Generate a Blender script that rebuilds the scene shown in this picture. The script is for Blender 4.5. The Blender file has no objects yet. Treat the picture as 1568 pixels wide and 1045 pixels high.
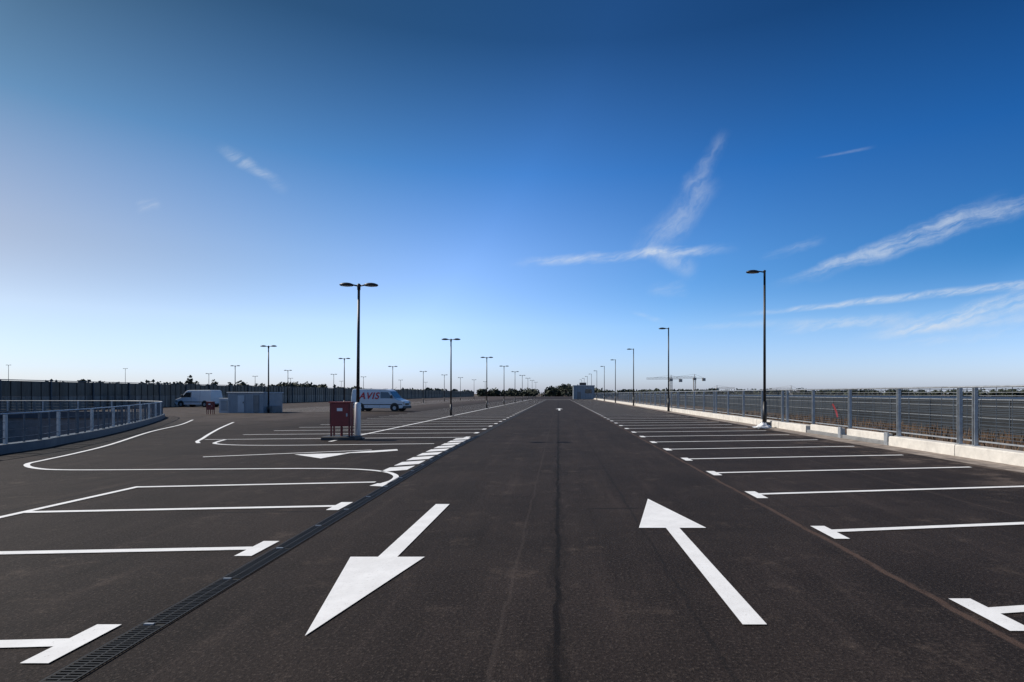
import bpy, math, random
from mathutils import Vector, Matrix, noise
random.seed(7)
scene = bpy.context.scene
R = math.radians

# ------------------------------------------------------------------ materials
def mat(name, col, rough=0.6, metal=0.0, spec=0.5, var=0.0, vscale=8.0, bump=0.0, bscale=40.0, col2=None):
    m = bpy.data.materials.new(name); m.use_nodes = True
    nt = m.node_tree; b = nt.nodes['Principled BSDF']
    b.inputs['Base Color'].default_value = (*col, 1)
    b.inputs['Roughness'].default_value = rough
    b.inputs['Metallic'].default_value = metal
    b.inputs['Specular IOR Level'].default_value = spec
    tc = nt.nodes.new('ShaderNodeTexCoord')
    if var > 0 or col2:
        n = nt.nodes.new('ShaderNodeTexNoise'); n.inputs['Scale'].default_value = vscale
        n.inputs['Detail'].default_value = 4; n.inputs['Roughness'].default_value = 0.65
        nt.links.new(tc.outputs['Object'], n.inputs['Vector'])
        r = nt.nodes.new('ShaderNodeValToRGB')
        r.color_ramp.elements[0].position = 0.32; r.color_ramp.elements[1].position = 0.68
        c2 = col2 if col2 else tuple(c*(1-var) for c in col)
        r.color_ramp.elements[0].color = (*c2, 1); r.color_ramp.elements[1].color = (*col, 1)
        nt.links.new(n.outputs['Fac'], r.inputs['Fac'])
        nt.links.new(r.outputs['Color'], b.inputs['Base Color'])
    if bump > 0:
        n2 = nt.nodes.new('ShaderNodeTexNoise'); n2.inputs['Scale'].default_value = bscale
        n2.inputs['Detail'].default_value = 3
        nt.links.new(tc.outputs['Object'], n2.inputs['Vector'])
        bp = nt.nodes.new('ShaderNodeBump'); bp.inputs['Strength'].default_value = bump
        bp.inputs['Distance'].default_value = 0.02
        nt.links.new(n2.outputs['Fac'], bp.inputs['Height'])
        nt.links.new(bp.outputs['Normal'], b.inputs['Normal'])
    return m

class G:
    """small node-graph helper"""
    def __init__(s, nt): s.nt = nt
    def val(s, x, sock):
        if isinstance(x, (int, float)): sock.default_value = x
        else: s.nt.links.new(x, sock)
    def m(s, op, a, b=0.0, c=None, clamp=False):
        n = s.nt.nodes.new('ShaderNodeMath'); n.operation = op; n.use_clamp = clamp
        s.val(a, n.inputs[0]); s.val(b, n.inputs[1])
        if c is not None: s.val(c, n.inputs[2])
        return n.outputs[0]
    def ss(s, x, a, b, o0=0.0, o1=1.0):
        n = s.nt.nodes.new('ShaderNodeMapRange'); n.interpolation_type = 'SMOOTHSTEP'
        s.val(x, n.inputs['Value']); s.val(a, n.inputs['From Min']); s.val(b, n.inputs['From Max'])
        n.inputs['To Min'].default_value = o0; n.inputs['To Max'].default_value = o1
        return n.outputs['Result']
    def noise(s, vec, scale, detail=3, rough=0.6):
        n = s.nt.nodes.new('ShaderNodeTexNoise'); n.inputs['Scale'].default_value = scale
        n.inputs['Detail'].default_value = detail; n.inputs['Roughness'].default_value = rough
        s.nt.links.new(vec, n.inputs['Vector']); return n.outputs['Fac']
    def comb(s, x, y, z=0.0):
        n = s.nt.nodes.new('ShaderNodeCombineXYZ')
        s.val(x, n.inputs[0]); s.val(y, n.inputs[1]); s.val(z, n.inputs[2]); return n.outputs[0]
    def mix(s, f, a, b):
        n = s.nt.nodes.new('ShaderNodeMix'); n.data_type = 'RGBA'
        s.val(f, n.inputs[0])
        for v, k in ((a, 6), (b, 7)):
            if isinstance(v, tuple): n.inputs[k].default_value = (*v, 1)
            else: s.nt.links.new(v, n.inputs[k])
        return n.outputs[2]
    def ramp(s, x, stops):
        n = s.nt.nodes.new('ShaderNodeValToRGB'); s.val(x, n.inputs[0]); cr = n.color_ramp
        while len(cr.elements) < len(stops): cr.elements.new(0.5)
        for e, (p, c) in zip(cr.elements, stops): e.position = p; e.color = (*c, 1)
        return n.outputs[0]

def asphalt_mat(name, lo, hi, seams=True):
    m = bpy.data.materials.new(name); m.use_nodes = True
    nt = m.node_tree; b = nt.nodes['Principled BSDF']; g = G(nt)
    tc = nt.nodes.new('ShaderNodeTexCoord'); P = tc.outputs['Object']
    sp = nt.nodes.new('ShaderNodeSeparateXYZ'); nt.links.new(P, sp.inputs[0])
    X, Y = sp.outputs[0], sp.outputs[1]
    big = g.noise(P, 0.35, 6, 0.72)
    col = g.mix(g.ss(big, 0.35, 0.65), lo, hi)
    # roller streaks along the lane
    st = g.noise(g.comb(g.m('MULTIPLY', X, 2.6), g.m('MULTIPLY', Y, 0.16)), 1.0, 5, 0.75)
    col = g.mix(g.ss(st, 0.5, 0.78, 0, 0.6), col, tuple(c*1.9 for c in hi))
    col = g.mix(g.ss(st, 0.28, 0.48, 0.6, 0), col, tuple(c*0.55 for c in lo))
    # dusty blotches
    du = g.noise(P, 1.3, 7, 0.8)
    col = g.mix(g.ss(du, 0.53, 0.72, 0, 0.75), col, (0.074, 0.055, 0.044))
    # dusty rim of the bays beside the right kerb, and a warm sheen painted into the asphalt colour round the shed
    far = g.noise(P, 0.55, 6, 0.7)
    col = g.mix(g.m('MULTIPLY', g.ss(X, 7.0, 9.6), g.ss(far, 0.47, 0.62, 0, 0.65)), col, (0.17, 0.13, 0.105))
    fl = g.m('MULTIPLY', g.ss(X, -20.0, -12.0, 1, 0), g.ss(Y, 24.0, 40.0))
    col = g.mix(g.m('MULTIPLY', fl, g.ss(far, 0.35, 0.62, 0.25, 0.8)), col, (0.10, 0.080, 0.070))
    gr = g.noise(P, 38, 2, 0.9)
    col = g.mix(g.ss(gr, 0.52, 0.72, 0, 0.6), col, (0.10, 0.080, 0.067))
    col = g.mix(g.ss(gr, 0.30, 0.47, 0.8, 0), col, (0.005, 0.004, 0.004))
    if seams:
        wob = g.noise(g.comb(0.0, Y), 0.9, 4, 0.8)
        wob = g.m('MULTIPLY', g.m('SUBTRACT', wob, 0.5), 0.15)
        pn0 = g.noise(g.comb(g.m('MULTIPLY', X, 4.0), Y), 1.6, 4, 0.75)
        for x0, w, c, k in ((-0.01, 0.014, (0.004, 0.003, 0.003), 0.95), (3.12, 0.022, (0.085, 0.055, 0.042), 0.85),
                            (-0.42, 0.009, (0.07, 0.055, 0.048), 0.25), (1.05, 0.010, (0.008, 0.007, 0.007), 0.5), (-8.0, 0.02, (0.01, 0.01, 0.01), 0.7), (6.4, 0.012, (0.06, 0.045, 0.038), 0.6)):
            d = g.m('ABSOLUTE', g.m('SUBTRACT', g.m('ADD', X, wob), x0))
            f = g.m('MULTIPLY', g.ss(d, w, w*2.2, 1, 0), g.ss(pn0, 0.3, 0.55, 0.25, k))
            col = g.mix(f, col, c)
        d = g.m('ADD', g.m('ABSOLUTE', g.m('ADD', X, wob)), g.m('MULTIPLY', g.m('SUBTRACT', pn0, 0.5), 0.45))
        col = g.mix(g.ss(d, 0.0, 0.10, 0.5, 0), col, tuple(c*0.35 for c in lo))
        for y0 in (17.7, 33.5, 8.1):
            d = g.m('ABSOLUTE', g.m('SUBTRACT', g.m('ADD', Y, g.m('MULTIPLY', X, -0.05)), y0))
            f = g.m('MULTIPLY', g.ss(d, 0.02, 0.05, 1, 0), g.ss(big, 0.5, 0.58, 0.0, 0.8))
            col = g.mix(f, col, (0.008, 0.007, 0.007))
    nt.links.new(col, b.inputs['Base Color'])
    b.inputs['Roughness'].default_value = 0.9
    b.inputs['Specular IOR Level'].default_value = 0.16
    bp = nt.nodes.new('ShaderNodeBump'); bp.inputs['Strength'].default_value = 0.8; bp.inputs['Distance'].default_value = 0.01
    nt.links.new(gr, bp.inputs['Height'])
    nt.links.new(bp.outputs['Normal'], b.inputs['Normal'])
    return m

def paint_mat():
    m = bpy.data.materials.new('road_paint'); m.use_nodes = True
    nt = m.node_tree; b = nt.nodes['Principled BSDF']; g = G(nt)
    tc = nt.nodes.new('ShaderNodeTexCoord'); P = tc.outputs['Object']
    a = g.noise(P, 3.0, 5, 0.7); c = g.noise(P, 45, 3, 0.8)
    col = g.mix(g.ss(a, 0.35, 0.7), (0.76, 0.75, 0.73), (0.86, 0.85, 0.83))
    col = g.mix(g.ss(c, 0.58, 0.75, 0, 0.6), col, (0.28, 0.26, 0.24))
    nt.links.new(col, b.inputs['Base Color']); b.inputs['Roughness'].default_value = 0.7
    b.inputs['Specular IOR Level'].default_value = 0.3
    return m

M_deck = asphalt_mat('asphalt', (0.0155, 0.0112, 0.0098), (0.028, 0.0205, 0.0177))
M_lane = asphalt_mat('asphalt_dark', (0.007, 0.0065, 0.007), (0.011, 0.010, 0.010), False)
M_paint = paint_mat()
M_concrete = mat('concrete_pale', (0.66, 0.62, 0.56), 0.85, var=0.25, vscale=3, bump=0.3)
M_conc_strip = mat('concrete_dusty', (0.36, 0.30, 0.25), 0.9, vscale=2.5, col2=(0.11, 0.085, 0.07))
M_conc_grey = mat('concrete_grey', (0.22, 0.22, 0.22), 0.85, var=0.3, vscale=2)
M_steel = mat('galvanised_steel', (0.42, 0.44, 0.46), 0.5, 0.55, var=0.3, vscale=6)
M_steel_d = mat('steel_blue_grey', (0.085, 0.105, 0.13), 0.55, 0.3, var=0.25, vscale=4)
M_black = mat('black_coating', (0.012, 0.012, 0.014), 0.45, var=0.3, vscale=5)
M_grate = mat('cast_iron', (0.013, 0.013, 0.014), 0.6, 0.5, var=0.5, vscale=20)
M_pit = mat('drain_pit', (0.004, 0.004, 0.004), 0.9)
M_red = mat('red_coating', (0.20, 0.010, 0.010), 0.45, var=0.3, vscale=3)
M_white = mat('white_coating', (0.78, 0.78, 0.77), 0.4, var=0.1, vscale=3)
M_vanw = mat('van_white', (0.58, 0.61, 0.64), 0.3, var=0.06, vscale=2)
M_glass = mat('dark_glass', (0.015, 0.02, 0.025), 0.08, spec=0.8)
M_ghglass = mat('greenhouse_glazing', (0.026, 0.028, 0.029), 0.5, var=0.7, vscale=0.25)
M_rubber = mat('rubber', (0.015, 0.015, 0.015), 0.8)
M_plastic = mat('dark_plastic', (0.03, 0.03, 0.032), 0.6)
M_lampglass = mat('lamp_glass', (0.35, 0.35, 0.33), 0.2)
M_earth = mat('earth', (0.12, 0.070, 0.042), 0.95, vscale=0.12, col2=(0.035, 0.032, 0.018), bump=0.8, bscale=3)
M_leaf = mat('foliage_dark', (0.045, 0.056, 0.028), 0.8, vscale=0.4, col2=(0.016, 0.022, 0.013))
M_bark = mat('bark', (0.06, 0.045, 0.035), 0.9)
M_reed = mat('dry_grass', (0.17, 0.098, 0.055), 0.9, vscale=0.7, col2=(0.06, 0.042, 0.025))
M_shed = mat('shed_panel', (0.25, 0.28, 0.31), 0.6, var=0.2, vscale=1.5)
M_shed_l = mat('shed_panel_light', (0.42, 0.45, 0.48), 0.6, var=0.15, vscale=1.5)
M_crane = mat('crane_paint', (0.35, 0.32, 0.28), 0.6)
M_roof = mat('roof_felt', (0.05, 0.05, 0.055), 0.9)

def wall_mat(name, a, c):
    m = bpy.data.materials.new(name); m.use_nodes = True
    nt = m.node_tree; b = nt.nodes['Principled BSDF']; g = G(nt)
    tc = nt.nodes.new('ShaderNodeTexCoord'); P = tc.outputs['Object']
    sp = nt.nodes.new('ShaderNodeSeparateXYZ'); nt.links.new(P, sp.inputs[0])
    n = g.noise(g.comb(0.0, g.m('MULTIPLY', sp.outputs[1], 1.0), g.m('MULTIPLY', sp.outputs[2], 0.15)), 0.7, 5, 0.8)
    col = g.mix(g.ss(n, 0.35, 0.65), a, c)
    nt.links.new(col, b.inputs['Base Color']); b.inputs['Roughness'].default_value = 0.4
    return m
M_wall = wall_mat('screen_panel', (0.012, 0.013, 0.012), (0.055, 0.056, 0.052))
M_wall_l = wall_mat('screen_panel_lower', (0.035, 0.036, 0.036), (0.17, 0.17, 0.165))

# ------------------------------------------------------------------ mesh builder
class MB:
    def __init__(s): s.v = []; s.f = []; s.mi = []; s.ms = []
    def mid(s, m):
        if m not in s.ms: s.ms.append(m)
        return s.ms.index(m)
    def face(s, pts, m):
        i = len(s.v); s.v += [tuple(p) for p in pts]; s.f.append(tuple(range(i, i+len(pts)))); s.mi.append(s.mid(m))
    def sheet(s, pts, z, m):   # make it face up
        a = 0
        for k in range(len(pts)):
            x0, y0 = pts[k]; x1, y1 = pts[(k+1) % len(pts)]; a += x0*y1-x1*y0
        if a < 0: pts = pts[::-1]
        s.face([(x, y, z) for x, y in pts], m)
    def box(s, x0, x1, y0, y1, z0, z1, m, bev=0.0):
        i = len(s.v)
        if bev <= 0:
            s.v += [(x0,y0,z0),(x1,y0,z0),(x1,y1,z0),(x0,y1,z0),(x0,y0,z1),(x1,y0,z1),(x1,y1,z1),(x0,y1,z1)]
            fs = [(0,3,2,1),(4,5,6,7),(0,1,5,4),(1,2,6,5),(2,3,7,6),(3,0,4,7)]
        else:
            b = bev
            s.v += [(x0,y0,z0),(x1,y0,z0),(x1,y1,z0),(x0,y1,z0),(x0,y0,z1-b),(x1,y0,z1-b),(x1,y1,z1-b),(x0,y1,z1-b),
                    (x0+b,y0+b,z1),(x1-b,y0+b,z1),(x1-b,y1-b,z1),(x0+b,y1-b,z1)]
            fs = [(0,3,2,1),(8,9,10,11),(0,1,5,4),(1,2,6,5),(2,3,7,6),(3,0,4,7),(4,5,9,8),(5,6,10,9),(6,7,11,10),(7,4,8,11)]
        for f in fs: s.f.append(tuple(i+k for k in f)); s.mi.append(s.mid(m))
    def cyl(s, p0, p1, r0, r1, m, n=10, cap=True):
        p0 = Vector(p0); p1 = Vector(p1); d = (p1-p0)
        if d.length < 1e-6: return
        d.normalize(); a = Vector((0,0,1)) if abs(d.z) < 0.9 else Vector((1,0,0))
        u = d.cross(a).normalized(); w = d.cross(u)
        i = len(s.v)
        for p, r in ((p0, r0), (p1, r1)):
            for k in range(n):
                t = 2*math.pi*k/n
                s.v.append(tuple(p+u*(r*math.cos(t))+w*(r*math.sin(t))))
        for k in range(n):
            k2 = (k+1) % n
            s.f.append((i+k, i+n+k, i+n+k2, i+k2)); s.mi.append(s.mid(m))
        if cap:
            s.f.append(tuple(i+k for k in range(n))); s.mi.append(s.mid(m))
            s.f.append(tuple(i+n+k for k in reversed(range(n)))); s.mi.append(s.mid(m))
    def lathe(s, c, prof, m, n=14, sx=1.0, sy=1.0):
        i = len(s.v); c = Vector(c)
        for r, z in prof:
            for k in range(n):
                t = 2*math.pi*k/n
                s.v.append((c.x+sx*r*math.cos(t), c.y+sy*r*math.sin(t), c.z+z))
        for j in range(len(prof)-1):
            for k in range(n):
                k2 = (k+1) % n
                s.f.append((i+j*n+k, i+j*n+k2, i+(j+1)*n+k2, i+(j+1)*n+k)); s.mi.append(s.mid(m))
        s.f.append(tuple(i+k for k in reversed(range(n)))); s.mi.append(s.mid(m))
        s.f.append(tuple(i+(len(prof)-1)*n+k for k in range(n))); s.mi.append(s.mid(m))
    def prism(s, prof, y0, y1, m, inset=None):
        i = len(s.v); n = len(prof); ins = inset or (lambda x, z: 0)
        for x, z in prof: s.v.append((x, y0+ins(x, z), z))
        for x, z in prof: s.v.append((x, y1-ins(x, z), z))
        s.f.append(tuple(i+k for k in range(n))); s.mi.append(s.mid(m))
        s.f.append(tuple(i+n+k for k in reversed(range(n)))); s.mi.append(s.mid(m))
        for k in range(n):
            k2 = (k+1) % n
            s.f.append((i+k, i+n+k, i+n+k2, i+k2)); s.mi.append(s.mid(m))
    def line(s, pts, w, z, m):
        L = []; Rr = []
        for k, p in enumerate(pts):
            p = Vector(p)
            d = Vector((0, 0))
            if k > 0: d += (p-Vector(pts[k-1])).normalized()
            if k < len(pts)-1: d += (Vector(pts[k+1])-p).normalized()
            d.normalize(); nrm = Vector((-d.y, d.x))*w/2
            L.append(p+nrm); Rr.append(p-nrm)
        for k in range(len(pts)-1):
            s.sheet([tuple(L[k]), tuple(L[k+1]), tuple(Rr[k+1]), tuple(Rr[k])], z, m)
    def build(s, name, loc=(0,0,0), rot=0.0, smooth=False, bevel=0.0):
        me = bpy.data.meshes.new(name); me.from_pydata(s.v, [], s.f)
        for m in s.ms: me.materials.append(m)
        me.polygons.foreach_set('material_index', s.mi)
        if smooth: me.polygons.foreach_set('use_smooth', [True]*len(s.f))
        me.update()
        o = bpy.data.objects.new(name, me); scene.collection.objects.link(o)
        o.location = loc; o.rotation_euler = (0, 0, rot)
        if bevel > 0:
            b = o.modifiers.new('bevel', 'BEVEL'); b.width = bevel; b.segments = 2; b.limit_method = 'ANGLE'; b.angle_limit = R(35)
        return o

def catmull(pts, sub=6):
    out = []
    P = [Vector(pts[0])*2-Vector(pts[1])]+[Vector(p) for p in pts]+[Vector(pts[-1])*2-Vector(pts[-2])]
    for i in range(1, len(P)-2):
        for k in range(sub):
            t = k/sub
            out.append(tuple(0.5*((2*P[i])+(-P[i-1]+P[i+1])*t+(2*P[i-1]-5*P[i]+4*P[i+1]-P[i+2])*t*t+(-P[i-1]+3*P[i]-3*P[i+1]+P[i+2])*t**3)))
    out.append(tuple(P[-2])); return out

TZ = -2.5
# ------------------------------------------------------------------ terrain
t = MB()
def tz(x, y):
    d = 0
    if 14 < x < 300 and -20 < y < 400: d = 0.35*noise.noise((x*0.12, y*0.12, 0))
    return TZ+d
xs = [-6000,-2500,-1000,-400,-150,-60]+[-20+ i*4 for i in range(0, 31)]+[130,170,240,400,1000,2500,6000]
ys = [-300,-60,-20]+[i*4 for i in range(0, 41)]+[190,240,320,500,900,2000,4500,9000]
for j in range(len(ys)-1):
    for i in range(len(xs)-1):
        t.face([(xs[i],ys[j],tz(xs[i],ys[j])),(xs[i+1],ys[j],tz(xs[i+1],ys[j])),(xs[i+1],ys[j+1],tz(xs[i+1],ys[j+1])),(xs[i],ys[j+1],tz(xs[i],ys[j+1]))], M_earth)
t.build('ground')

# ------------------------------------------------------------------ parking deck
rail_pts = [(-12.6,-8),(-13.6,4),(-15.8,15.6),(-16.8,18.4),(-18.6,22.4),(-22.2,29.2),(-26.4,36.4),(-28.6,39.6),(-31.5,42.4),(-36,44.2),(-49.6,45)]
rail = catmull(rail_pts, 6)
d = MB()
out = [(11.4,-15),(11.4,330),(-50.2,330),(-50.2,45.3)]+[(x-0.3, y+0.05) for x, y in reversed(rail)]+[(-12.9,-15)]
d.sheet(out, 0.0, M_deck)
for k in range(len(out)):
    a = out[k]; b = out[(k+1) % len(out)]
    d.face([(a[0],a[1],TZ-1),(b[0],b[1],TZ-1),(b[0],b[1],0),(a[0],a[1],0)], M_conc_grey)
d.build('parking_deck')

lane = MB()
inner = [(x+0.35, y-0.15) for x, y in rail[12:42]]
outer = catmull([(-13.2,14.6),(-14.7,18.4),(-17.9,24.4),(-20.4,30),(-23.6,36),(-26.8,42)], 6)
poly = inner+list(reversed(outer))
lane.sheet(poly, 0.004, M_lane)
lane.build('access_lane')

# ------------------------------------------------------------------ painted markings
mk = MB(); Z = 0.009; LW = 0.12
y = 4.24 - 2.5
while y < 165:
    mk.sheet([(3.22,y-0.31),(3.40,y-0.31),(3.40,y+0.31),(3.22,y+0.31)], Z, M_paint)
    k = 0.15
    x1 = 9.5
    mk.sheet([(3.40,y-0.0),(x1,y+(x1-3.4)*k),(x1,y+(x1-3.4)*k+LW),(3.40,y+LW)], Z, M_paint)
    y += 2.49
for y, k, tick in ((3.74,0.06,1),(6.02,0.07,1),(8.28,0.10,1),(10.52,0.13,0)):
    if tick: mk.sheet([(-3.38,y-0.29),(-3.20,y-0.29),(-3.20,y+0.29),(-3.38,y+0.29)], Z, M_paint)
    xa = -3.38 if tick else -3.5
    mk.sheet([(xa,y-0.06),(xa,y+0.06),(-7.58,y+0.06-k*4.25),(-7.58,y-0.06-k*4.25)], Z, M_paint)
mk.sheet([(-7.70,1.5),(-7.58,1.5),(-7.58,10.03),(-7.70,10.03)], Z, M_paint)
mk.line(catmull([(-3.32,10.28),(-3.24,10.75),(-3.36,11.35),(-3.75,11.9),(-4.5,12.3),(-5.6,12.42),(-8,12.32),(-10.8,12.2),(-11.9,12.5),(-12.75,13.2),(-13.1,14.0),(-13.7,15.6),(-14.9,18.3),(-18.1,24.4),(-20.6,30),(-23.6,35.5)],5), 0.11, Z, M_paint)
mk.sheet([(-3.20,10.0),(-3.46,10.06),(-3.40,10.34),(-3.20,10.34)], Z+0.004, M_paint)
mk.line([(-9.5,14.7),(-5.6,16.5)], 0.11, Z, M_paint)
mk.line(catmull([(-19.2,32.5),(-16.6,27),(-14.6,23),(-13.4,20.7),(-12.8,19.5),(-12.3,18.8)],5), 0.12, Z, M_paint)
mk.line(catmull([(-12.3,20.4),(-12.0,19.4),(-11.6,18.6),(-10.6,18.1),(-9,18.0),(-6.5,18.3),(-4.2,18.6)],5), 0.12, Z, M_paint)
# hatch bars beside the channel
for i in range(9):
    y = 12.1+i*1.02
    mk.sheet([(-3.86,y-0.22),(-3.36,y+0.10),(-3.36,y+0.80),(-3.86,y+0.48)], Z, M_paint)
y = 21.3
while y < 165:
    mk.sheet([(-3.62,y-0.31),(-3.44,y-0.31),(-3.44,y+0.31),(-3.62,y+0.31)], Z, M_paint)
    mk.sheet([(-3.62,y-0.06),(-3.62,y+0.06),(-8.0,y+0.06-0.5),(-8.0,y-0.06-0.5)], Z, M_paint)
    mk.sheet([(-8.14,y-0.56),(-8.14,y-0.44),(-13.0,y-1.0),(-13.0,y-1.12)], Z, M_paint)
    y += 2.45
mk.sheet([(-8.14,19.4),(-8.0,19.4),(-8.0,165),(-8.14,165)], Z, M_paint)
for xc in (-25.5,-47.5):
    y = 52
    while y < 165:
        x0_, x1_ = xc-5, min(xc+5, -43 if xc < -40 else 99)
        if x0_ > -50.2: mk.sheet([(x0_,y-0.4),(x1_,y+0.4),(x1_,y+0.55),(x0_,y-0.25)], Z, M_paint)
        y += 2.5
def arrow(x, ytip, ybase, yend, hw, sw):
    mk.sheet([(x,ytip),(x+hw,ybase),(x-hw,ybase)], Z, M_paint)
    mk.sheet([(x-sw,ybase),(x+sw,ybase),(x+sw*1.05,yend),(x-sw*1.05,yend)], Z, M_paint)
arrow(-1.77, 3.84, 5.70, 8.42, 0.385, 0.10)
arrow(1.44, 8.85, 6.93, 4.03, 0.425, 0.085)
arrow(0.1, 63, 60, 55, 0.42, 0.09)
mk.sheet([(-7.35,15.3),(-6.2,14.35),(-5.9,15.7)], Z, M_paint)
mk.sheet([(-6.1,15.35),(-6.05,15.75),(-5.5,16.25),(-4.9,16.7),(-4.75,16.3),(-5.3,15.8),(-5.93,15.6)], Z+0.004, M_paint)
mk.sheet([(-3.2,152),(3.2,152),(3.2,153.5),(-3.2,153.5)], Z, M_paint)
mk.build('road_marking')

# ------------------------------------------------------------------ drainage channel
dr = MB()
cx = lambda y: -2.94-0.024*max(0, min(y, 15)-3)
ysteps = [-2,0,3,6,9,12,15,40,80,160]
for a, b in zip(ysteps[:-1], ysteps[1:]):
    xa, xb = cx(a), cx(b)
    dr.sheet([(xa-0.085,a),(xa+0.085,a),(xb+0.085,b),(xb-0.085,b)], 0.004, M_pit)
    for s0, s1 in ((-0.10,-0.085),(0.085,0.10),(-0.006,0.006)):
        dr.sheet([(xa+s0,a),(xa+s1,a),(xb+s1,b),(xb+s0,b)], 0.012, M_grate)
y = 0.5
while y < 22:
    x = cx(y)
    if (y % 1.0) < 0.036:
        dr.box(x-0.07, x+0.0, y, y+0.02, 0.005, 0.016, M_steel)
    else:
        dr.box(x-0.082, x-0.008, y, y+0.014, 0.005, 0.011, M_grate)
        dr.box(x+0.008, x+0.082, y, y+0.014, 0.005, 0.011, M_grate)
    y += 0.032
dr.build('drainage_channel')

# ------------------------------------------------------------------ right kerb, strip and fence
kb = MB()
kb.sheet([(9.95,-15),(10.8,-15),(10.8,330),(9.95,330)], 0.004, M_conc_strip)
kb.build('edge_strip')
kb = MB()
y = -12
while y < 330:
    if 15.3 < y < 23.5:
        kb.box(10.82, 11.22, y, y+2.96, 0.0, 0.13, M_conc_grey, 0.02)
        kb.box(10.86, 11.02, y+0.15, y+2.7, 0.135, 0.38, M_concrete, 0.02)
        kb.box(10.80, 10.86, y+0.05, y+0.25, 0.0, 0.42, M_steel)
    else:
        kb.box(10.8, 11.25, y, y+2.975, 0.0, 0.31, M_concrete, 0.025)
    y += 3.0
kb.build('concrete_kerb')

fn = MB()
y = -9.1; i = 0
FX = 11.08
while y < 330:
    ps = [y] if i % 4 else [y-0.28, y+0.28]
    for q in ps:
        fn.box(FX-0.05, FX+0.05, q-0.045, q-0.033, 0.29, 1.86, M_steel)
        fn.box(FX-0.05, FX+0.05, q+0.033, q+0.045, 0.29, 1.86, M_steel)
        fn.box(FX-0.008, FX+0.008, q-0.033, q+0.033, 0.29, 1.85, M_steel)
        fn.box(FX-0.09, FX+0.09, q-0.09, q+0.09, 0.312, 0.328, M_steel)
    y += 3.0; i += 1
fn.cyl((FX,-12,1.88),(FX,330,1.88),0.028,0.028,M_steel,8)
fn.box(FX+0.052,FX+0.066,-12,330,0.42,0.46,M_steel)
z = 0.54
while z < 1.84:
    fn.cyl((FX+0.06,-12,z),(FX+0.06,330,z),0.007,0.007,M_steel_d if z < 1.6 else M_steel,4)
    z += 0.085
y = 0
while y < 120:
    fn.box(FX+0.068,FX+0.078,y,y+0.010,0.42,1.86,M_steel_d); y += 0.5
fn.build('steel_fence')

rb = MB()
rb.face([(11.0,22.0,1.30),(11.0,21.7,1.0),(10.97,21.55,0.78),(10.97,21.66,0.76),(11.0,21.84,0.98),(11.0,22.12,1.28)], M_red)
rb.build('red_ribbon')

# long low greenhouse beyond the fence
gh = MB()
GX, GT = 46.0, 1.05
y = 8
while y < 420:
    gh.box(GX, GX+0.05, y+0.06, y+3.94, TZ-0.6, GT, M_ghglass)
    gh.box(GX-0.06, GX+0.06, y-0.04, y+0.04, TZ-0.6, GT+0.05, M_steel_d)
    gh.face([(GX,y+0.06,GT),(GX,y+3.94,GT),(GX+30,y+3.94,GT+0.1),(GX+30,y+0.06,GT+0.1)], M_ghglass)
    y += 4
z = TZ+0.3
while z < GT:
    gh.box(GX-0.05, GX-0.02, 8, 420, z, z+0.05, M_steel_d if int(z*10) % 3 else M_steel); z += 0.42
gh.box(GX-0.08, GX-0.01, 8, 420, GT-0.04, GT+0.08, M_steel)
gh.build('greenhouse')

# ------------------------------------------------------------------ left ramp railing
rl = MB()
def off(p, q, o):
    dx, dy = q[0]-p[0], q[1]-p[1]; L = math.hypot(dx, dy); return (-dy/L*o, dx/L*o)
for k in range(len(rail)-1):
    p, q = rail[k], rail[k+1]
    n0 = off(rail[max(k-1,0)], q, 1); n1 = off(p, rail[min(k+2,len(rail)-1)], 1)
    def P(b, n, s, z): return (b[0]+n[0]*s, b[1]+n[1]*s, z)
    a = [P(p,n0,-0.16,0.0),P(p,n0,-0.16,0.26),P(p,n0,0.16,0.26),P(p,n0,0.16,-0.3)]
    b = [P(q,n1,-0.16,0.0),P(q,n1,-0.16,0.26),P(q,n1,0.16,0.26),P(q,n1,0.16,-0.3)]
    for j in range(3): rl.face([a[j],b[j],b[j+1],a[j+1]], M_steel_d)
    for z, r in ((1.12,0.026),(0.42,0.014),(0.65,0.006),(0.88,0.006)):
        rl.cyl((p[0],p[1],z),(q[0],q[1],z),r,r,M_steel if z > 1.1 else M_steel_d,6,False)
acc = 0; step = 0.75; cnt = 0
for k in range(len(rail)-1):
    p = Vector(rail[k]); q = Vector(rail[k+1]); L = (q-p).length; dd = (q-p).normalized()
    while acc < L:
        c = p+dd*acc
        h = 0.035 if cnt % 2 == 0 else 0.018
        rl.box(c.x-h,c.x+h,c.y-h,c.y+h,0.26,1.10,M_steel if cnt % 4 == 0 else M_steel_d)
        acc += step; cnt += 1
    acc -= L
rl.build('ramp_railing')

# ------------------------------------------------------------------ long screen wall on the left
w = MB()
y = 10.0; i = 0
while y < 330:
    w.box(-50.9,-50.78,y,y+4.94,1.45,2.9,M_wall)
    w.box(-50.9,-50.78,y,y+4.94,TZ,1.40,M_wall_l)
    w.box(-50.78,-50.66,y+4.93,y+5.01,TZ,2.95,M_steel_d)
    for k in range(1, 5):
        w.box(-50.778,-50.74,y+k-0.025,y+k+0.025,TZ,2.88,M_black)
    y += 5; i += 1
w.box(-50.93,-50.75,10,330,1.403,1.447,M_steel_d)
w.box(-50.96,-50.72,10,330,2.953,3.02,M_steel_d)
w.build('screen_wall')

# ------------------------------------------------------------------ lamps
def lamp_head(b, cx_, z, sgn):
    b.lathe((cx_, 0, z), [(0.06,-0.055),(0.20,-0.05),(0.235,-0.02),(0.22,0.015),(0.13,0.055),(0.05,0.07)], M_black, 16, 1.15, 0.8)
    b.lathe((cx_, 0, z-0.066), [(0.10,0.0),(0.17,0.012)], M_lampglass, 14, 1.15, 0.8)

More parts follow.
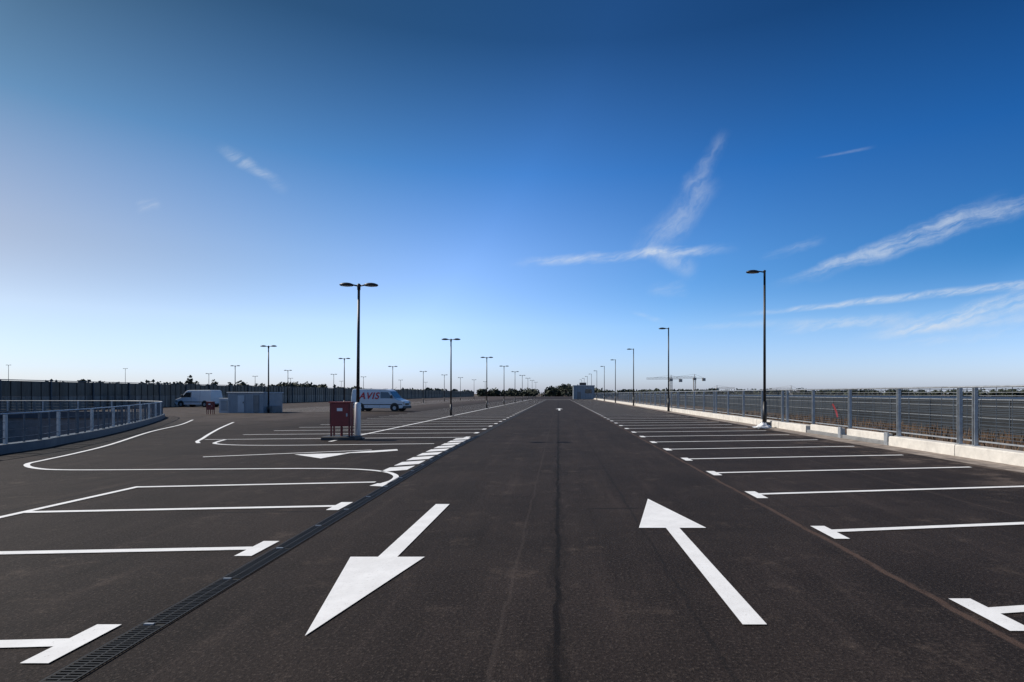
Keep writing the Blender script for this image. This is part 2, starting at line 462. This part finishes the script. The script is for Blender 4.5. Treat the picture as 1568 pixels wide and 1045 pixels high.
def double_lamp(x, y, h=5.85, white=False, lean=0.0, rotz=0.0):
    b = MB()
    b.cyl((0,0,0),(0,0,0.9),0.085,0.08,M_black,12)
    b.cyl((0,0,0.9),(0,0,h),0.062,0.045,M_black,10)
    b.box(-0.2,0.2,-0.2,0.2,0,0.03,M_black)
    b.cyl((-0.03,0,h-0.05),(-0.34,0,h+0.01),0.028,0.028,M_black,8)
    b.cyl((0.03,0,h-0.05),(0.34,0,h+0.01),0.028,0.028,M_black,8)
    b.lathe((0,0,h),[(0.06,-0.2),(0.07,0.0),(0.03,0.04)],M_black,10)
    lamp_head(b,-0.46,h+0.0,-1); lamp_head(b,0.46,h+0.0,1)
    if white:
        b.lathe((0,0,0.03),[(0.11,0),(0.11,1.28),(0.08,1.34)],M_white,14)
    o = b.build('street_lamp',(x,y,0),rotz); o.rotation_euler[1] = lean
    for p in o.data.polygons: p.use_smooth = len(p.vertices) == 4
    return o
def single_lamp(x, y, h=7.9):
    b = MB()
    b.cyl((0,0,0),(0,0,1.3),0.11,0.105,M_black,14)
    b.cyl((0,0,1.3),(0,0,h+0.05),0.068,0.055,M_black,12)
    b.lathe((0,0,0),[(0.2,0),(0.2,0.03),(0.12,0.05)],M_black,12)
    b.cyl((0,0,h-0.02),(-0.35,0,h+0.03),0.035,0.03,M_black,8)
    b.lathe((-0.60,0,h-0.0),[(0.08,-0.06),(0.24,-0.055),(0.28,-0.02),(0.25,0.03),(0.14,0.075),(0.05,0.09)],M_black,16,1.25,0.8)
    b.lathe((-0.60,0,h-0.072),[(0.10,0.0),(0.18,0.012)],M_lampglass,14,1.2,0.8)
    b.lathe((0,0,h),[(0.06,0.0),(0.075,0.05),(0.03,0.09)],M_black,10)
    o = b.build('street_lamp',(x,y,0))
    for p in o.data.polygons: p.use_smooth = len(p.vertices) == 4
for i in range(10):
    single_lamp(10.5, 28+24.4*i)
double_lamp(-7.56, 20.7, 5.8, True, R(0.5))
for y in (42,63,83,104,125,148,172,200): double_lamp(-8.2, y)
for y in (48,65,84,103,122,142,165,190): double_lamp(-25.3, y, rotz=R(random.uniform(-6,6)))
for y in (82,98,118,136,168,200): double_lamp(-48.2, y)
for y in (118,136,154,190): double_lamp(-75, y, h=6.0)
double_lamp(-126, 160, h=9.0); double_lamp(-150, 150, h=9.5)

bx = MB(); bx.box(-0.18,0.22,-0.15,0.15,0,0.28,M_plastic,0.03); bx.box(-0.1,0.14,-0.16,-0.153,0.06,0.2,M_steel_d); bx.build('cable_box',(10.3,27.4,0))
bg = MB()
prof = []
n = 16
for j in range(9):
    a = math.pi*j/8
    prof.append((max(0.01,0.3*math.sin(a)), 0.13-0.13*math.cos(a)))
bg.lathe((0,0,0),prof,M_white,n,1.3,0.8)
bg.v = [(x*(1+0.7*noise.noise((x*7,y*7,z*7))), y*(1+0.7*noise.noise((x*8,y*5,z*9+3))), z*(1+0.9*noise.noise((x*6+9,y*6,z*3)))) for x,y,z in bg.v]
bg.build('plastic_bag',(9.75,26.2,0))

# ------------------------------------------------------------------ hydrant cabinet
def cabinet(x, y, s=1.0, plinth=True):
    b = MB()
    if plinth: b.box(-0.62,0.62,-0.35,0.40,0,0.14,M_plastic,0.03)
    b.box(-0.37,0.37,-0.17,0.17,0.50,1.36,M_red,0.015)
    b.box(-0.40,0.40,-0.20,0.20,1.362,1.40,M_red,0.012)
    b.box(-0.335,0.335,-0.185,-0.172,0.54,1.32,M_red)
    b.box(-0.345,-0.335,-0.188,-0.173,0.54,1.32,M_black)
    b.box(0.335,0.345,-0.188,-0.173,0.54,1.32,M_black)
    b.box(0.24,0.29,-0.205,-0.187,0.86,0.98,M_steel)
    b.box(-0.10,0.10,-0.190,-0.186,1.06,1.17,M_white)
    for px in (-0.33,0.33):
        for py in (-0.13,0.13):
            b.box(px-0.025,px+0.025,py-0.025,py+0.025,0.14 if plinth else 0,0.5,M_red)
    b.cyl((0,0,0.14 if plinth else 0),(0,0,0.5),0.045,0.045,M_red,10)
    o = b.build('fire_hydrant_cabinet',(x,y,0),bevel=0.006); o.scale = (s,s,s); return o
cabinet(-8.0, 20.3)
cabinet(-28.4, 44.9, s=0.75, plinth=False)

# ------------------------------------------------------------------ shed
def shed():
    b = MB()
    b.box(-1.6,1.6,0,3.0,0,1.75,M_shed,0.02)
    b.box(-1.67,1.67,-0.1,3.1,1.753,1.83,M_shed_l,0.02)
    for k in range(5):
        x = -1.5+k*0.72
        b.box(x,x+0.03,-0.03,-0.003,0.05,1.7,M_shed_l)
    b.box(-0.7,-0.1,-0.05,-0.032,0.05,1.55,M_shed_l); b.box(0.75,1.2,-0.05,-0.032,0.05,1.55,M_conc_grey)
    b.box(-0.2,-0.15,-0.08,-0.052,0.85,1.0,M_black)
    b.box(-2.6,-1.65,0.3,2.2,0,1.3,M_shed_l,0.02)
    b.box(-2.45,-1.85,0.26,0.295,0.2,1.1,M_shed)
    b.box(1.65,2.1,0.5,2.0,0,0.6,M_conc_grey,0.03)
    b.build('utility_shed',(-27.3,48.0,0),R(-3))
shed()

def tower():
    b = MB()
    b.box(0,6.4,0,8,0,4.0,M_shed,0.05)
    b.box(-0.15,6.55,-0.15,8.15,4.003,4.25,M_shed_l,0.03)
    b.box(2.0,4.0,2,5,4.26,5.1,M_roof,0.03)
    for k in range(8): b.box(0.1+k*0.8,0.16+k*0.8,-0.04,-0.003,0.1,3.95,M_shed_l)
    b.box(1.2,2.3,-0.08,-0.045,0.02,2.2,M_conc_grey); b.box(3.6,5.6,-0.08,-0.045,1.8,3.0,M_glass)
    b.build('stair_tower',(4.6,168,0))
tower()

# ------------------------------------------------------------------ vans
def van(x, y, rot=0.0, text=True, s=1.0):
    e = bpy.data.objects.new('delivery_van', None); scene.collection.objects.link(e)
    def add(o): o.parent = e
    W = 0.95
    b = MB()
    ins = lambda x, z: 0.0 if z < 1.1 else (z-1.1)*0.13
    prof = [(-2.55,0.32),(2.45,0.30),(2.60,0.42),(2.60,0.80),(2.50,0.98),(1.95,1.16),(1.75,1.24),(1.18,1.95),(1.0,2.06),(0.7,2.13),(-2.3,2.15),(-2.50,2.05),(-2.56,1.2)]
    b.prism(prof, -W, W, M_vanw, ins)
    add(b.build('body', bevel=0.05))
    b = MB()
    for sg in (-1, 1):
        yv = lambda z: sg*(W-max(0,(z-1.1))*0.13+0.006)
        pts = [(0.35,1.25),(1.55,1.25),(1.08,1.83),(0.35,1.86)]
        f = [(px,yv(z),z) for px,z in pts]; b.face(f if sg<0 else f[::-1], M_glass)
        f = [(px,yv(z),z) for px,z in [(0.28,0.45),(0.30,0.45),(0.30,2.0),(0.28,2.0)]]; b.face(f if sg<0 else f[::-1], M_plastic)
        f = [(px,yv(z),z) for px,z in [(-0.95,0.45),(-0.93,0.45),(-0.93,2.0),(-0.95,2.0)]]; b.face(f if sg<0 else f[::-1], M_plastic)
        f = [(px,sg*(W+0.006),z) for px,z in [(-2.5,0.62),(2.5,0.62),(2.5,0.70),(-2.5,0.70)]]; b.face(f if sg<0 else f[::-1], M_plastic)
    d_ = 0.012
    b.face([(1.72+d_,-0.83,1.30),(1.72+d_,0.83,1.30),(1.24+d_,0.76,1.90),(1.24+d_,-0.76,1.90)], M_glass)
    b.box(2.42,2.68,-0.93,0.93,0.28,0.52,M_plastic,0.03)
    b.box(2.605,2.62,-0.45,0.45,0.58,0.78,M_black)
    b.box(-2.66,-2.5,-0.93,0.93,0.30,0.46,M_plastic,0.02)
    for sg in (-1,1):
        b.box(2.30,2.615,sg*0.80-0.13,sg*0.80+0.155*(1 if sg>0 else 0.99),0.66,0.92,M_lampglass)
        b.box(1.42,1.55,min(sg*0.97,sg*1.13),max(sg*0.97,sg*1.13),1.25,1.55,M_plastic,0.02)
    add(b.build('trim'))
    for nm, wx in (('rear', -1.65), ('front', 1.75)):
        for sg in (-1, 1):
            b = MB()
            ya = sg*(W+0.004); b.cyl((wx,sg*(W-0.25),0.40),(wx,ya,0.40),0.43,0.43,M_black,24)
            b.cyl((wx,sg*(W-0.22),0.34),(wx,sg*(W+0.02),0.34),0.34,0.34,M_rubber,24)
            b.cyl((wx,sg*(W-0.1),0.34),(wx,sg*(W+0.028),0.34),0.19,0.17,M_steel,16)
            add(b.build('wheel_'+nm+('_r' if sg<0 else '_l')))
    if text:
        cu = bpy.data.curves.new('lettering', 'FONT'); cu.body = 'AVIS'; cu.size = 0.88; cu.shear = 0.25; cu.extrude = 0.004; cu.offset = 0.016
        cu.space_character = 1.15
        to = bpy.data.objects.new('lettering', cu); scene.collection.objects.link(to)
        to.data.materials.append(mat('lettering_red', (0.50, 0.005, 0.012), 0.5))
        to.location = (-1.75, -W+0.0-0.03, 1.20); to.rotation_euler = (R(90-7.4), 0, 0); to.parent = e
    e.location = (x, y, 0); e.rotation_euler = (0, 0, rot); e.scale = (s, s, s)
van(-17.1, 53.0, R(-6)); 
van(-45.4, 69.5, R(170), False)

# ------------------------------------------------------------------ cranes
def crane(x, y, h, jib, back, rot):
    b = MB(); n = 14
    w_ = 0.8
    for sx in (-w_,w_):
        for sy in (-w_,w_): b.cyl((sx,sy,0),(sx,sy,h),0.14,0.14,M_crane,4)
    for k in range(n):
        z0, z1 = h*k/n, h*(k+1)/n
        b.cyl((-w_,-w_,z0),(w_,-w_,z1),0.09,0.09,M_crane,4); b.cyl((w_,w_,z0),(-w_,w_,z1),0.09,0.09,M_crane,4)
        b.cyl((w_,-w_,z0),(w_,w_,z1),0.09,0.09,M_crane,4)
    b.box(-1.2,1.2,-1.2,1.2,h-0.5,h+1.4,M_crane)
    b.cyl((0,0,h),(0,0,h+4),0.4,0.2,M_crane,6)
    for yy_ in (-0.6,0.6): b.cyl((-back,yy_,h+1),(jib,yy_,h+1),0.12,0.12,M_crane,4)
    b.cyl((-1,0,h+2.2),(jib,0,h+2.0),0.10,0.10,M_crane,4)
    m_ = int(jib/2.5)
    for k in range(m_):
        xa = jib*k/m_; xb = jib*(k+1)/m_
        b.cyl((xa,0.6,h+1),(xb,0,h+2.1),0.07,0.07,M_crane,4); b.cyl((xb,0,h+2.1),(xb,-0.6,h+1),0.07,0.07,M_crane,4)
    b.cyl((0,0,h+4),(jib*0.7,0,h+2.1),0.06,0.06,M_crane,4); b.cyl((0,0,h+4),(-back,0,h+1.2),0.06,0.06,M_crane,4)
    b.box(-back-1.2,-back+1.2,-0.9,0.9,h-1.2,h+1,M_crane)
    b.build('tower_crane',(x,y,TZ),rot)
crane(84,410,14.0,18,7,R(175)); crane(104,420,15,20,7,R(178)); crane(150,520,8,18,6,R(10)); crane(182,430,6.5,16,5,R(160))

# ------------------------------------------------------------------ distant trees
def trees(name, spots, leaf=0.9):
    b = MB()
    for x, y, h, wd in spots:
        b.cyl((x,y,TZ),(x,y,TZ+h*0.7),0.03*h,0.015*h,M_bark,5,False)
        for k in range(3):
            a = random.uniform(0,6.28); b.cyl((x,y,TZ+h*0.35),(x+wd*0.35*math.cos(a),y+wd*0.35*math.sin(a),TZ+h*0.7),0.012*h,0.005*h,M_bark,4,False)
        cl = [(random.uniform(-.3,.3)*wd,random.uniform(-.3,.3)*wd,TZ+h*random.uniform(0.35,0.85),random.uniform(.22,.36)*wd) for _ in range(7)]
        for k in range(110):
            c = random.choice(cl); dv = Vector((random.gauss(0,1),random.gauss(0,1),random.gauss(0,.8))).normalized()*c[3]*random.uniform(.6,1.05)
            p = Vector((x+c[0],y+c[1],min(c[2],TZ+h-c[3]*0.8)))+dv
            if p.z < TZ+0.3: p.z = TZ+0.3
            u = Vector((random.gauss(0,1),random.gauss(0,1),random.gauss(0,1))).normalized(); v = u.orthogonal().normalized()
            sz = leaf*random.uniform(.5,1.1)*wd/6
            b.face([p-u*sz,p+v*sz*.7,p+u*sz,p-v*sz*.7],M_leaf)
    b.build(name)
sp = []
def at(px, top, D):
    return ((px-855)*D/842, D, 1.7-TZ+(603-top)*D/842)
for i in range(240):
    px = random.uniform(925,1900); D = random.uniform(440,520)
    x, y, h = at(px, random.uniform(596.0,600), D); sp.append((x,y,h,random.uniform(7,12)))
for i in range(36):
    px = random.uniform(842,925); D = random.uniform(360,400)
    x, y, h = at(px, 589+abs(px-868)*0.13+random.uniform(-1,2.5), D); sp.append((x,y,h,random.uniform(6,9)))
for i in range(60):
    px = random.uniform(560,845); D = random.uniform(420,460)
    x, y, h = at(px, 596+random.uniform(-1.5,3), D); sp.append((x,y,h,random.uniform(7,10)))
for i in range(60):
    px = random.uniform(370,560); D = random.uniform(280,330)
    x, y, h = at(px, 584+abs(px-420)*0.08+random.uniform(-2,3), D); sp.append((x,y,h,random.uniform(5,8)))
for i in range(60):
    px = random.uniform(-150,370); D = random.uniform(280,330)
    x, y, h = at(px, 583+random.uniform(-2,5), D); sp.append((x,y,h,random.uniform(5,8)))
trees('distant_treeline', sp)
pt = []
for px, top in ((290,569),(293,573),(327,574)):
    x,y,h = at(px,top,250); pt.append((x,y,h,2.6))
trees('poplar_tree', pt, 1.2)

# dry reeds outside the fence
b = MB()
for i in range(9000):
    x = random.uniform(16,45); y = random.uniform(6,120)
    if noise.noise((x*0.07,y*0.05,5)) < -0.05: continue
    h = random.uniform(0.5,1.2); a = random.uniform(0,6.28); wd = random.uniform(0.04,0.11)
    lx, ly = random.uniform(-.3,.3), random.uniform(-.3,.3); z0 = TZ-0.2
    b.face([(x-wd*math.cos(a),y-wd*math.sin(a),z0),(x+wd*math.cos(a),y+wd*math.sin(a),z0),(x+lx,y+ly,z0+h)],M_reed)
b.build('dry_reeds')

# ------------------------------------------------------------------ sun and sky
EL, AZ = R(38), R(-78)
sd = Vector((math.cos(EL)*math.sin(AZ), math.cos(EL)*math.cos(AZ), math.sin(EL)))
L = bpy.data.lights.new('sun','SUN'); L.energy = 5.0; L.angle = R(0.5); L.color = (1.0,0.94,0.86)
lo = bpy.data.objects.new('sun', L); scene.collection.objects.link(lo)
lo.rotation_euler = (-sd).to_track_quat('-Z','Y').to_euler(); lo.location = (-40,10,40)

wd = bpy.data.worlds.new('World'); scene.world = wd; wd.use_nodes = True
nt = wd.node_tree; nt.nodes.clear(); g = G(nt)
sky = nt.nodes.new('ShaderNodeTexSky'); sky.sky_type = 'NISHITA'; sky.sun_disc = False
sky.sun_elevation = EL; sky.sun_rotation = AZ; sky.air_density = 1.0; sky.dust_density = 0.6; sky.ozone_density = 2.5
tc = nt.nodes.new('ShaderNodeTexCoord'); sp_ = nt.nodes.new('ShaderNodeSeparateXYZ'); nt.links.new(tc.outputs['Generated'], sp_.inputs[0])
# clear-air grading by elevation and by angle from the sun (haze near the sun, polarised deep blue away from it)
def q(*c): return tuple(v/3.5 for v in c)
rz = g.ramp(sp_.outputs[2], [(0.0,q(1.10,1.25,1.95)),(0.12,q(1.45,1.55,1.95)),(0.23,q(1.08,1.35,1.80)),(0.37,q(0.42,0.95,1.52)),(0.54,q(0.16,0.45,0.76)),(1.0,q(0.10,0.34,0.6))])
dp = nt.nodes.new('ShaderNodeVectorMath'); dp.operation = 'DOT_PRODUCT'
nt.links.new(tc.outputs['Generated'], dp.inputs[0]); dp.inputs[1].default_value = tuple(sd)
dd_ = g.m('MULTIPLY_ADD', dp.outputs['Value'], 0.5, 0.5)
rd = g.ramp(dd_, [(0.38,q(0.18,0.48,0.62)),(0.55,q(0.5,0.78,0.88)),(0.71,q(1,1,1)),(0.80,q(0.98,0.88,0.78)),(0.93,q(1.05,0.68,0.47)),(1.0,q(1.5,0.9,0.6))])
rd = g.mix(g.ss(sp_.outputs[2], 0.0, 0.22), q(1,1,1), rd)
lowl = g.m('MULTIPLY', g.ss(dd_, 0.68, 0.9), g.ss(sp_.outputs[2], 0.1, 0.35, 1, 0))
def vm(op, a, b):
    n = nt.nodes.new('ShaderNodeVectorMath'); n.operation = op
    nt.links.new(a, n.inputs[0])
    if isinstance(b, tuple): n.inputs[1].default_value = b
    else: nt.links.new(b, n.inputs[1])
    return n.outputs[0]
skyc = vm('MULTIPLY', vm('MULTIPLY', vm('MULTIPLY', sky.outputs[0], rz), rd), (12.25,12.25,12.25))
skyc = vm('MULTIPLY', skyc, g.mix(lowl, (1.0,1.0,1.0), (0.70,0.73,0.70)))
Yc = g.m('MAXIMUM', sp_.outputs[1], 0.02)
U = g.m('DIVIDE', sp_.outputs[0], Yc); W_ = g.m('DIVIDE', sp_.outputs[2], Yc)
uv = g.comb(U, W_)
wn = g.m('SUBTRACT', g.noise(uv, 14, 3, 0.6), 0.5)
wisps = g.noise(uv, 30, 5, 0.7)
def fibre(ang, sc_along, sc_across):
    c, s = math.cos(ang), math.sin(ang)
    a = g.m('ADD', g.m('MULTIPLY', U, c*sc_along), g.m('MULTIPLY', W_, s*sc_along))
    b2 = g.m('ADD', g.m('MULTIPLY', U, -s*sc_across), g.m('MULTIPLY', W_, c*sc_across))
    f = g.noise(g.comb(a, g.m('ADD', b2, g.m('MULTIPLY', wn, 2.0))), 1.0, 4, 0.65)
    return g.m('MULTIPLY', g.ss(f, 0.30, 0.66, 0.12, 1), g.ss(wisps, 0.25, 0.6, 0.5, 1))
FA = fibre(R(17), 9, 70); FB = fibre(R(52), 9, 38)
total = None
def streak(x0,y0,x1,y1,w0,w1,amp,fluff=1.0,F=None):
    global total
    F = F or FA
    u0,v0,u1,v1 = (x0-855)/842,(603-y0)/842,(x1-855)/842,(603-y1)/842
    w0/=842; w1/=842
    Ls = math.hypot(u1-u0,v1-v0); dx,dy = (u1-u0)/Ls,(v1-v0)/Ls
    a = g.m('SUBTRACT',U,u0); c = g.m('SUBTRACT',W_,v0)
    tt = g.m('DIVIDE', g.m('ADD', g.m('MULTIPLY',a,dx), g.m('MULTIPLY',c,dy)), Ls)
    s = g.m('ADD', g.m('SUBTRACT', g.m('MULTIPLY',c,dx), g.m('MULTIPLY',a,dy)), g.m('MULTIPLY', wn, 0.024*fluff))
    wdt = g.m('MULTIPLY_ADD', tt, w1-w0, w0)
    r = g.m('DIVIDE', g.m('ABSOLUTE', s), wdt)
    core = g.ss(r, 0.0, 1.7, 1, 0)
    ends = g.m('MULTIPLY', g.ss(tt, 0.0, 0.3), g.ss(tt, 0.7, 1.0, 1, 0))
    mm = g.m('MULTIPLY', g.m('MULTIPLY', core, ends), g.m('MULTIPLY', F, amp))
    total = mm if total is None else g.m('ADD', total, mm)
streak(1170,446,1560,296,6,11,0.45)
streak(1215,436,1700,265,6,15,0.45,1.1)
streak(1090,487,1800,412,3,8,0.75,0.3)
streak(1170,508,1420,484,7,9,0.45)
streak(1290,526,1760,415,7,17,0.72)
streak(1340,510,1760,468,6,12,0.35)
streak(770,405,1140,379,6,7,0.6,0.7)
streak(985,395,1100,265,22,15,0.32,1.5,FB)
streak(1045,310,1118,195,14,8,0.22,1.2,FB)
streak(960,372,1075,418,10,15,0.36,1,FB)
streak(985,447,1060,440,8,12,0.15)
streak(330,218,445,296,8,8,0.38)
streak(205,319,250,311,9,7,0.25)
streak(1160,402,1270,364,5,7,0.2)
streak(1350,528,1640,500,5,10,0.25)
streak(1245,243,1345,224,1.5,2.5,0.14,0.2)
streak(960,475,1020,495,3,4,0.2,0.2)
streak(1010,505,1300,488,4,6,0.22,0.4)
mask = g.m('MULTIPLY', g.m('MINIMUM', total, 1.0), g.m('GREATER_THAN', sp_.outputs[1], 0.05))
cl = g.mix(mask, skyc, (6.8,7.5,8.4))
bg_ = nt.nodes.new('ShaderNodeBackground'); bg_.inputs['Strength'].default_value = 0.10
nt.links.new(cl, bg_.inputs['Color'])
wo = nt.nodes.new('ShaderNodeOutputWorld'); nt.links.new(bg_.outputs[0], wo.inputs[0])

# ------------------------------------------------------------------ camera
cam = bpy.data.cameras.new('camera'); co = bpy.data.objects.new('camera', cam); scene.collection.objects.link(co)
cam.sensor_width = 36; cam.lens = 842/1568*36
cam.shift_x = -71/1568; cam.shift_y = 80.5/1568
cam.clip_start = 0.05; cam.clip_end = 20000
co.location = (0,0,1.7); co.rotation_euler = (R(90),0,0)
scene.camera = co
scene.view_settings.view_transform = 'Standard'; scene.view_settings.look = 'None'; scene.view_settings.exposure = 0
